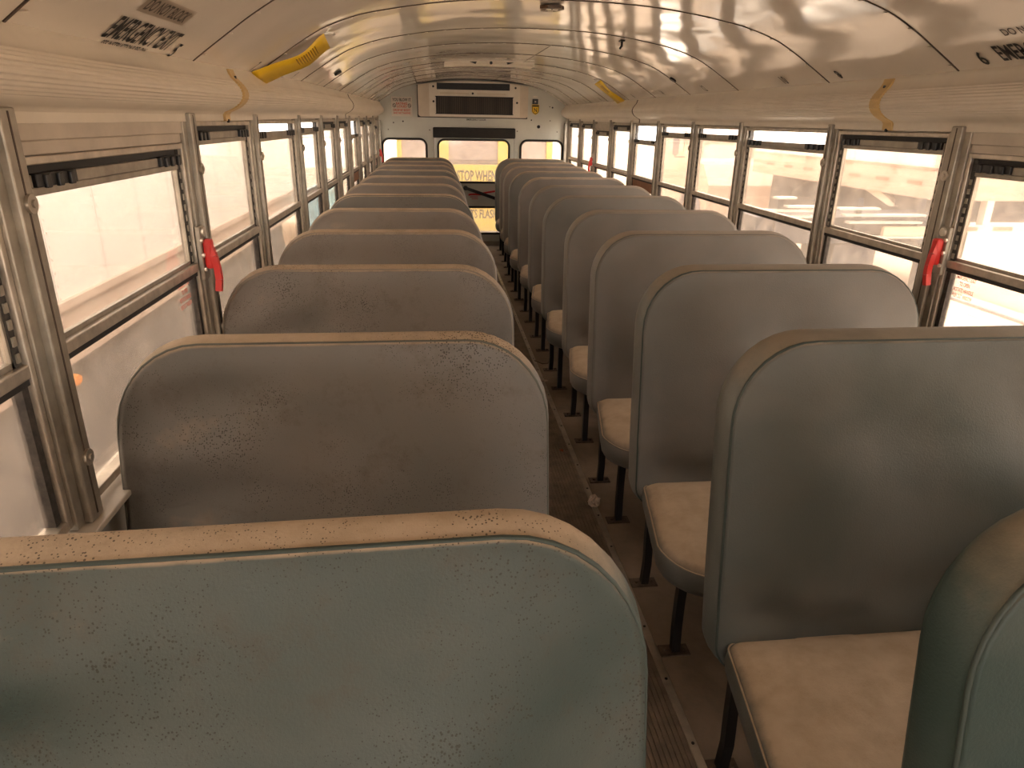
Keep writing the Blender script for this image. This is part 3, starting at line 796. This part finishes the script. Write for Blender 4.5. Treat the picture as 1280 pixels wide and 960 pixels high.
def make_cushion(mb):
    """plan outline, aisle side at -x; widens towards the front"""
    def plan(inset):
        pts = []
        xr, xf = -.448+inset, -.500+inset; yb, yf = .345-inset, -.155+inset; xw = .465-inset; r = .15-inset*.5
        pts += [(xw, yb), (.2, yb), (0, yb), (-.2, yb), (xr+.03, yb)]
        for i in range(5): a = math.radians(90+90*i/4); pts.append((xr+.03+.03*math.cos(a), yb-.03+.03*math.sin(a)))
        for t in (.2, .4, .6, .8): pts.append((xr+(xf-xr)*t, yb-.03+(yf+r-yb+.03)*t))
        for i in range(9): a = math.radians(180+90*i/8); pts.append((xf+r+r*math.cos(a), yf+r+r*math.sin(a)))
        pts += [(-.2, yf), (0, yf), (.2, yf), (xw, yf), (xw, 0.), (xw, .2)]
        return pts
    def lay(inset, z, sc=1.):
        P = plan(inset); cx = sum(p[0] for p in P)/len(P); cy = sum(p[1] for p in P)/len(P)
        return [(cx+(x-cx)*sc, cy+(y-cy)*sc, z - (.010*max(0, -(y+.05))/.1 if z > .36 else 0)) for x, y in P]
    mb.loft([lay(.10, .266, .3), lay(.10, .266), lay(.07, .268), lay(.04, .277), lay(.018, .293), lay(.004, .318), lay(0, .350), lay(.003, .372), lay(.010, .386), lay(.022, .397), lay(.045, .405), lay(.045, .412, .85), lay(.045, .417, .6), lay(.045, .418, .3), lay(.045, .418, .02)])
    return [(x, y, .379 - (.010*max(0, -(y+.05))/.1)) for x, y in plan(.004)]
protos = []
for sd, kind in ((3, 'thin'), (11, 'thin'), (23, 'thick'), (31, 'thick'), (47, 'thick')):
    R = empty('bus_seat')
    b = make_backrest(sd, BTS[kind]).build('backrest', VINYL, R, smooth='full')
    MB().tube(piping_path(BTS[kind]), .0036, 6, closed=True).build('piping', PIPING, b, smooth='full')
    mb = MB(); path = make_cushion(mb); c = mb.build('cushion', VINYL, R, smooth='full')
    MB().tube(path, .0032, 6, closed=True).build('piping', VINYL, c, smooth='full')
    f = MB()
    for y in (0, .331): f.tube([(-.40, y, .265), (.47, y, .265)], .012, square=True)
    f.tube([(-.40, -.01, .265), (-.40, .34, .265)], .012, square=True); f.tube([(.44, -.01, .265), (.44, .34, .265)], .012, square=True)
    f.tube([(.46, 0, .265), (.495, 0, .285)], .010, square=True); f.tube([(.46, .331, .265), (.495, .331, .285)], .010, square=True)
    f.build('seat_frame', BLACK, R)
    for y, bend in ((0, .012), (.331, -.006)):
        l = MB(); l.tube([(-.408, y, .005), (-.406, y+bend, .09), (-.408, y+bend*.6, .18), (-.408, y, .29)], .0125, square=True)
        l = l.build('leg', BLACK, R)
        fp = MB(); fp.box(-.455, -.365, y-.024, y+.024, .0, .005, .0015); fp.cyl((-.435, y, .004), (-.435, y, .012), .007, 6); fp.cyl((-.378, y, .004), (-.378, y, .012), .007, 6)
        fp.build('foot_plate', RUST, l)
    protos.append(R)
def copy_tree(o, parent=None, links=True):
    c = o.copy(); COL.objects.link(c)
    if parent is not None: c.parent = parent
    for ch in list(o.children): copy_tree(ch, c)
    return c
ORD = ['nearest', 'second', 'third', 'fourth', 'fifth', 'sixth', 'seventh', 'eighth', 'ninth', 'tenth', 'eleventh', 'twelfth']
LOOK_L = ['teal grey bus seat with tan top and dark specks', 'grey bus seat speckled with brown mildew', 'brown grey bus seat with creases at its aisle edge',
          'brown grey bus seat', 'dusty brown bus seat', 'dark grey bus seat', 'brown bus seat', 'brown bus seat', 'dark grey bus seat', 'brown bus seat', 'brown bus seat', 'pale olive bus seat']
LOOK_R = ['dark green bus seat cut off by the photo edge', 'grey green bus seat with a wide sandy cushion', 'grey bus seat with sandy green-fronted cushion',
          'grey bus seat', 'brown grey bus seat', 'grey bus seat', 'grey brown bus seat', 'brown bus seat', 'grey bus seat', 'brown bus seat', 'brown bus seat', 'pale bus seat']
used = set()
RZS = {(-1, 0): .034, (-1, 2): -.004, (1, 1): .006, (1, 4): -.008, (-1, 5): .008}
JX = {(1, 0): -.05, (1, 1): -.025, (1, 2): -.010, (1, 4): .014, (1, 5): .010, (1, 6): .018, (1, 7): .025, (1, 8): .02, (1, 9): .035, (1, 10): .065, (1, 11): .075, (-1, 0): .022, (-1, 3): .01, (-1, 6): -.01}
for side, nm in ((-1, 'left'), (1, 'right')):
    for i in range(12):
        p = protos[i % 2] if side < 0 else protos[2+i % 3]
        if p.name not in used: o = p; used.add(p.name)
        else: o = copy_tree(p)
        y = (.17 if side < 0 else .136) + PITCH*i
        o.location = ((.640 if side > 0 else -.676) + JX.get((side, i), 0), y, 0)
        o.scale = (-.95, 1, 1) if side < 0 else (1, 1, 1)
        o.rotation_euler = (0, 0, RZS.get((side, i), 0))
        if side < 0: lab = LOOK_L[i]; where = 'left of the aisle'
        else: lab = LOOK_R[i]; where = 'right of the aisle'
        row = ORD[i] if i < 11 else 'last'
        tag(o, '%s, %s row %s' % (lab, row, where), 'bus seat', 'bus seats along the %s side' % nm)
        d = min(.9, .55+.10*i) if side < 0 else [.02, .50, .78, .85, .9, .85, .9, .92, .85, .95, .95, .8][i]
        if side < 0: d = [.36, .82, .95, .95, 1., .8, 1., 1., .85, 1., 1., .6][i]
        for ch in o.children_recursive:  # dust channel also carries painted light: near rows dark, far rows bright
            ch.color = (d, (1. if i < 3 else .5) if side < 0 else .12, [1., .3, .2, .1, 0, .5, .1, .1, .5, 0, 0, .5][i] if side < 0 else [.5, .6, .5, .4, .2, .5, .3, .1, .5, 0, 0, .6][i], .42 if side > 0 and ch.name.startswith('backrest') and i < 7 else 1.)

# ------------------------------------------------------------------ litter on the floor
def crumple(name, loc, r, mat, label, cat, seed, flat=1.):
    rnd = random.Random(seed); bm = bmesh.new(); bmesh.ops.create_icosphere(bm, subdivisions=3, radius=r)
    for v in bm.verts: v.co *= rnd.uniform(.62, 1.15); v.co.z *= flat
    mz = min(v.co.z for v in bm.verts)
    for v in bm.verts: v.co.z -= mz
    mb = MB(); mb.bm.free(); mb.bm = bm
    o = mb.build(name, mat); o.location = loc; return tag(o, label, cat)
crumple('crumpled_tissue', (.155, 2.44, .0095), .026, PAPER, 'crumpled tan tissue lying on the metal aisle strip', 'litter', 5)
def leaf(loc, s, rot, label):
    mb = MB(); P = []
    for i in range(11):
        t = i/10; w = .35*math.sin(math.pi*min(1, t*1.05))**.8*s; P.append((t*s, w, .1*s*math.sin(t*3)))
    R = [[(x, w, z+.25*w), (x, 0, z), (x, -w, z+.2*w), (x, -w, z+.2*w+.0008), (x, 0, z+.0008), (x, w, z+.25*w+.0008)] for x, w, z in P]
    mb.loft(R); o = mb.build('dry_leaf', LEAF); o.location = loc; o.rotation_euler = (0, 0, rot); tag(o, label, 'leaf')
leaf((.10, 1.86, .0085), .030, .7, 'small dry red leaf on the ribbed aisle runner beside the nearest left seat')
leaf((.115, 2.95, .0085), .028, 2.2, 'small red scrap of leaf on the aisle runner beyond the tissue')
tw = MB(); tw.tube([(.16, 4.30, .011), (.20, 4.22, .016), (.24, 4.24, .012), (.27, 4.33, .012)], .0035, 6); tag(tw.build('twig', RUST), 'thin bent twig lying across the metal aisle strip', 'twig')
tw = MB(); tw.tube([(.14, 3.92, .011), (.165, 3.90, .018), (.185, 3.915, .012)], .006, 6); tag(tw.build('paper_scrap', PAPER), 'pale scrap of paper on the aisle strip near the third left seat', 'litter')

# ------------------------------------------------------------------ outside
ZG = -.95
g = MB(); g.box(-60, 60, -40, 90, ZG-.1, ZG); structure(g.build('ground', GROUND))
def wheel(parent, x, y, z, r, w, hub=WHITEP):
    mb = MB(); mb.cyl((x-w/2, y, z), (x+w/2, y, z), r, 28); t = mb.build('wheel', TYRE, parent, smooth=True)
    mb = MB(); mb.cyl((x-w/2-.02, y, z), (x+w/2+.02, y, z), r*.55, 20)
    for i in range(10):
        a = i*math.pi/5
        for s in (-1, 1): mb.cyl((x+s*(w/2+.02), y+r*.36*math.cos(a), z+r*.36*math.sin(a)), (x+s*(w/2+.045), y+r*.36*math.cos(a), z+r*.36*math.sin(a)), r*.05, 8)
    mb.build('hub', hub, t)
# white box trailer beyond the left windows
T = tag(empty('box_trailer', (-2.5, 6, ZG)), 'white riveted box trailer with a grey skirt parked close along the left windows', 'trailer')
def wpart(parent, name, mat, fn, origin):
    mb = MB(); fn(mb)
    for v in mb.bm.verts: v.co -= Vector(origin)
    return mb.build(name, mat, parent)
O = (-2.5, 6, ZG)
wpart(T, 'trailer_body', TRAIL, lambda m: m.box(-5.0, -2.5, -2.0, 10.9, .545, 3.1), O)
wpart(T, 'bottom_rail', RAIL, lambda m: (m.box(-5.0, -2.485, -2.0, 10.9, .20, .545), m.box(-2.49, -2.47, -2.0, 10.9, .50, .545)), O)
y = -1.4; k = 0
while y < 10.8:
    a = y
    wpart(T, 'reflective_tape', REDT, lambda m: m.box(-2.486, -2.481, a, a+.16, .345, .385), O)
    k += 1; y += .30 if k % 2 else .95
wpart(T, 'side_skirt', SKIRT, lambda m: m.box(-2.56, -2.52, -1.0, 9.6, -.62, .20), O)
ml = MB(); ml.loft([[(-2.515, 3.87+.055*math.cos(a)*s, .095+.035*math.sin(a)*s) for a in [i*math.pi/6 for i in range(12)]] for s in (1.,)] + [[(-2.490, 3.87+.045*math.cos(a), .095+.028*math.sin(a)) for a in [i*math.pi/6 for i in range(12)]]])
for v in ml.bm.verts: v.co -= Vector(O)
tag(ml.build('marker_light', ORG, T), 'amber marker light')
for yy in (8.4, 9.7): wheel(T, -2.75-O[0], yy-O[1], .5, .5, .28)
# blue container
B = tag(empty('blue_skip', (-2.20, 9.78, ZG)), 'light blue steel container outside the left windows beyond the trailer skirt', 'container')
MB().box(-.04, .18, -.35, 2.2, .0, 1.52, .01).build('container_body', BLUE, B)
m_ = MB()
for i in range(6): m_.box(.18, .21, -.30+i*.45, -.24+i*.45, 0, 1.50)
m_.box(-.05, .22, -.37, 2.22, 1.46, 1.52); m_.build('rib', BLUE, B)
# white truck beyond the trailer
K = tag(empty('white_truck', (-3.4, 17.0, ZG)), 'white truck with a rounded hood and big wheel, far beyond the left windows', 'truck')
def hood(m):
    P = [(-2.6, .75), (-2.6, 1.55), (-2.3, 1.85), (-.9, 2.05), (-.6, 2.75), (.9, 2.9), (1.2, 2.7), (1.2, .75)]
    m.extrude_poly([(-1.2, y, z) for y, z in P], (2.4, 0, 0))
m_ = MB(); hood(m_); m_.build('cab', TRAIL, K)
MB().box(1.19, 1.22, -.5, .75, 2.05, 2.65, .01).build('side_window', BUSG, K)
m_ = MB(); m_.tube([(1.22, -1.6+.68*math.cos(a), .55+.68*math.sin(a)) for a in [i*math.pi/10 for i in range(11)]], .07, 8); m_.build('fender', BUMP, K)
wheel(K, 1.05, -1.6, .52, .52, .3, RAIL)
# far school bus, left
F = tag(empty('yellow_bus', (-4.6, 24.5, ZG)), 'yellow school bus far off beyond the white truck on the left', 'bus')
m_ = MB(); m_.box(-1.2, 1.2, -3.5, 3.5, .5, 2.0, .03); m_.box(-1.15, 1.15, -3.5, 3.5, 2.55, 3.0, .15); m_.box(-1.2, 1.2, -3.5, -3.3, 1.9, 2.7); m_.box(-1.2, 1.2, 3.3, 3.5, 1.9, 2.7); m_.build('bus_body', BUSY, F)
MB().box(-1.12, 1.12, -3.4, 3.4, 1.98, 2.6).build('window_band', BUSG, F)
for yy in (-2.2, 2.3): wheel(F, 1.0, yy, .5, .5, .3)
# school bus right behind
S = tag(empty('school_bus', (.125, 10.8, ZG)), 'yellow school bus parked close behind the rear door, lettered STOP WHEN', 'bus')
hw = 1.155
b = MB()
zz = -ZG
def bx(m, x0, x1, z0, z1, y0=0., y1=.12, bev=.006): m.box(x0-.125, x1-.125, y0, y1, z0+zz, z1+zz, bev)
for x0, x1 in ((-1.03, -.96), (1.19, 1.28)): bx(b, x0, x1, -.1, 1.9)
for x0, x1 in ((-.46, -.27), (.46, .61)): bx(b, x0, x1, -.1, 1.75)
bx(b, -.96, 1.19, 1.55, 2.05); bx(b, -1.03, 1.28, .58, .885); bx(b, -1.03, 1.28, -.10, .335)
b.box(-1.15, 1.15, .1, 6.5, .3, 1.55); b.box(-1.15, 1.15, .1, 6.5, 2.55, 3.0, .2)
b.build('bus_body', BUSY, S)
w_ = MB(); bx(w_, -.27, .46, .885, 1.56, .04, .06, 0); bx(w_, -.96, -.46, .885, 1.56, .04, .06, 0); bx(w_, .61, 1.19, .885, 1.56, .04, .06, 0); w_.build('rear_window', BUSG, S)
w_ = MB(); bx(w_, -1.03, 1.28, .335, .58, .04, .06, 0); w_.build('lower_window', BUSG, S)
rv = MB()
for i in range(30): x = -.30+.79*i/29; rv.cyl((x-.125, -.004, .905+zz), (x-.125, .0, .905+zz), .008, 6)
for i in range(30): x = -.30+.79*i/29; rv.cyl((x-.125, -.004, .945+zz), (x-.125, .05, .945+zz), .006, 6)
rv.build('rivet', DECKL, S)
bp = MB(); bx(bp, -1.05, 1.30, -.32, -.09, -.12, .1, .02); bp.build('bumper', BUMP, S)
text_obj('bus_lettering', 'STOP WHEN', DECKL, lambda u, v: Vector((-.155-.125+u, -.003, .655+zz+v)), .150, .592, 'LEFT', S)
text_obj('bus_lettering', 'LIGHTS FLASH', DECKL, lambda u, v: Vector((-.17-.125+u, -.003, .105+zz+v)), .130, .625, 'LEFT', S)
for x in (-.8, .8): wheel(S, x, .9, .5, .5, .3)
# right side: plank flatbed, white trailer, flatbed frame, parked trailer tail, truck
P = tag(empty('plank_flatbed', (3.4, 3.5, ZG)), 'low flatbed trailer with a pale plank deck close outside the right windows', 'trailer')
pl = MB()
for i in range(9): pl.box(-1.15+i*.26, -1.15+i*.26+.252, -4.2, 2.55, .90, .95)
pl.build('deck', DECK, P)
m_ = MB(); m_.box(-1.16, 1.2, -4.2, 2.55, .80, .90); m_.build('deck_frame', BARS, P)
m_ = MB(); m_.box(.90, .945, -4.2, 2.55, .951, .975, .004); m_.build('side_rail', BUMP, P)
for yy in (-2.2, -1.1): wheel(P, 1.0, yy, .40, .40, .26); wheel(P, -1.0, yy, .40, .40, .26)
R2 = tag(empty('white_trailer', (6, 14, ZG)), 'long white box trailer with red tape dashes beyond the right windows', 'trailer')
O = (6, 14, ZG)
wpart(R2, 'trailer_body', TRAIL, lambda m: m.box(6.0, 8.5, 8.6, 14.2, 1.0, 3.4), O)
wpart(R2, 'bottom_rail', RAIL, lambda m: m.box(5.99, 8.5, 8.6, 14.2, .62, .98), O)
wpart(R2, 'rail_cap', REDT, lambda m: m.box(5.97, 6.0, 8.6, 14.2, .98, 1.02), O)
wpart(R2, 'end_post', RAIL, lambda m: m.box(5.97, 6.02, 8.55, 8.75, .62, 3.4), O)
y = 8.95
while y < 13.9:
    a = y; wpart(R2, 'reflective_tape', REDT, lambda m: m.box(5.98, 5.988, a, a+.30, .785, .835), O); y += .72
wpart(R2, 'underframe_shade', DARKM, lambda m: m.box(6.35, 6.7, 8.8, 14.0, -.22, .62), O)  # dark box that paints in the shade beneath the trailer
wpart(R2, 'bumper_bar', WHITEP, lambda m: (m.box(6.1, 8.4, 8.50, 8.58, .235, .315, .004), m.box(6.7, 6.8, 8.58, 8.7, .235, .62), m.box(7.7, 7.8, 8.58, 8.7, .235, .62)), O)
for q in range(4):
    wpart(R2, 'bumper_tape', REDT, lambda m: m.box(6.3+q*.5, 6.58+q*.5, 8.494, 8.50, .25, .30), O)
wpart(R2, 'rear_underframe', DARKM, lambda m: m.box(6.1, 8.4, 8.72, 9.6, .33, .62), O)
wpart(R2, 'landing_leg', BARS, lambda m: m.extrude_poly([(6.1, 10.45, .62), (6.1, 10.02, .62), (6.1, 9.50, .44), (6.1, 9.72, .43)], (.1, 0, 0)), O)
G_ = tag(empty('steel_flatbed', (5.15, 7.9, ZG)), 'grey steel flatbed frame with pale cross beams behind the plank deck', 'trailer')
for x0, x1, z in ((-.90, -.39, 1.545), (-.82, .21, 1.47), (-.75, .18, 1.385), (-.49, .26, 1.21), (-1.69, -1.45, 1.665), (-1.55, -1.17, 1.565), (-1.85, -1.16, 1.52), (-1.52, -1.17, 1.45)):
    MB().box(x0, x1, -.03, .08, z-.012, z+.012, .003).build('cross_beam', BARS, G_)
MB().box(-.275, .26, .0, .06, 1.225, 1.335, .004).build('tail_panel', DECK, G_)
m_ = MB(); m_.box(-1.85, .75, .10, .95, 1.12, 1.43); m_.box(-.80, -.25, .12, .9, .55, 1.10)
for x in (-1.7, .6): m_.box(x-.08, x+.08, .3, .46, 0, 1.15)
for x in (-1.6, -.6, .2): m_.box(x-.03, x+.03, .05, .10, 1.15, 1.66)
m_.build('frame', DARKM, G_)
# truck tractor at the far end on the right
K = tag(empty('tractor_unit', (6.2, 15.9, ZG)), 'pale truck tractor with an open wheel fender beyond the right windows', 'truck')
m_ = MB(); m_.extrude_poly([(-.95, y, z) for y, z in ((-1.3, .6), (-1.3, 1.25), (-.9, 1.65), (.0, 1.75), (.2, 2.7), (2.0, 2.75), (2.0, .6))], (2.0, 0, 0)); m_.build('cab', RAIL, K)
MB().box(-.97, -.94, .45, 1.5, 1.85, 2.5, .01).build('side_window', BUSG, K)
m_ = MB(); m_.tube([(-.97, -.35+.62*math.cos(a), .5+.62*math.sin(a)) for a in [i*math.pi/10 for i in range(11)]], .06, 8); m_.build('fender', BUMP, K)
wheel(K, -.80, -.35, .5, .5, .3, RAIL)
m_ = MB(); m_.tube([(-.95, .35, 2.3), (-1.2, .3, 2.3), (-1.2, .3, 1.75), (-.95, .35, 1.75)], .025, 6); m_.box(-1.28, -1.14, .24, .30, 1.8, 2.25, .01); m_.build('side_mirror', BUMP, K)

# ------------------------------------------------------------------ light and sky
w = bpy.data.worlds.new('hazy_sky'); scene.world = w; w.use_nodes = True
nt = w.node_tree; nt.nodes.clear(); n = N(nt)
out = n.node('ShaderNodeOutputWorld'); bg = n.node('ShaderNodeBackground')
tc = n.node('ShaderNodeTexCoord').outputs['Generated']; sp = n.node('ShaderNodeSeparateXYZ'); n.link(tc, sp.inputs[0])
n.link(n.mix(n.ramp(sp.outputs[2], 0., .9), (1., .935, .865, 1), (1., .98, .955, 1)), bg.inputs[0])
bg.inputs[1].default_value = 2.6
n.link(bg.outputs[0], out.inputs[0])
sl = bpy.data.lights.new('sun', 'SUN'); sl.energy = 3.5; sl.angle = math.radians(18); sl.color = (1., .92, .82)
so = bpy.data.objects.new('sun', sl); COL.objects.link(so)
so.rotation_euler = Vector((-.35, -.30, -1.)).to_track_quat('-Z', 'Y').to_euler()

# ------------------------------------------------------------------ camera
f_px, rx, ry, rz = 862.857, .3628, .11, .0168
cx, ch = -.4643, 1.4909
def RX(a): c, s = math.cos(a), math.sin(a); return Matrix(((1,0,0),(0,c,-s),(0,s,c)))
def RY(a): c, s = math.cos(a), math.sin(a); return Matrix(((c,0,s),(0,1,0),(-s,0,c)))
def RZ(a): c, s = math.cos(a), math.sin(a); return Matrix(((c,-s,0),(s,c,0),(0,0,1)))
M = RZ(rz) @ RX(rx) @ Matrix(((1,0,0),(0,0,-1),(0,1,0))) @ RZ(ry)
cam = bpy.data.cameras.new('camera'); co = bpy.data.objects.new('camera', cam); COL.objects.link(co)
cam.sensor_fit = 'HORIZONTAL'; cam.sensor_width = 36; cam.lens = f_px/1280*36; cam.clip_start = .02; cam.clip_end = 300
X, Yd, Zf = M[0], -M[1], -M[2]
co.matrix_world = Matrix(((X[0], Yd[0], Zf[0], cx), (X[1], Yd[1], Zf[1], 0), (X[2], Yd[2], Zf[2], ch), (0,0,0,1)))
scene.camera = co
vs = scene.view_settings
scene.display_settings.display_device = 'sRGB'
vs.view_transform = 'Standard'; vs.look = 'None'; vs.gamma = 1.0; vs.use_curve_mapping = False; vs.exposure = 1.95
scene.cycles.use_denoising = True
scene.cycles.max_bounces = 10; scene.cycles.diffuse_bounces = 6; scene.cycles.transparent_max_bounces = 24
scene.cycles.sample_clamp_indirect = 6.0
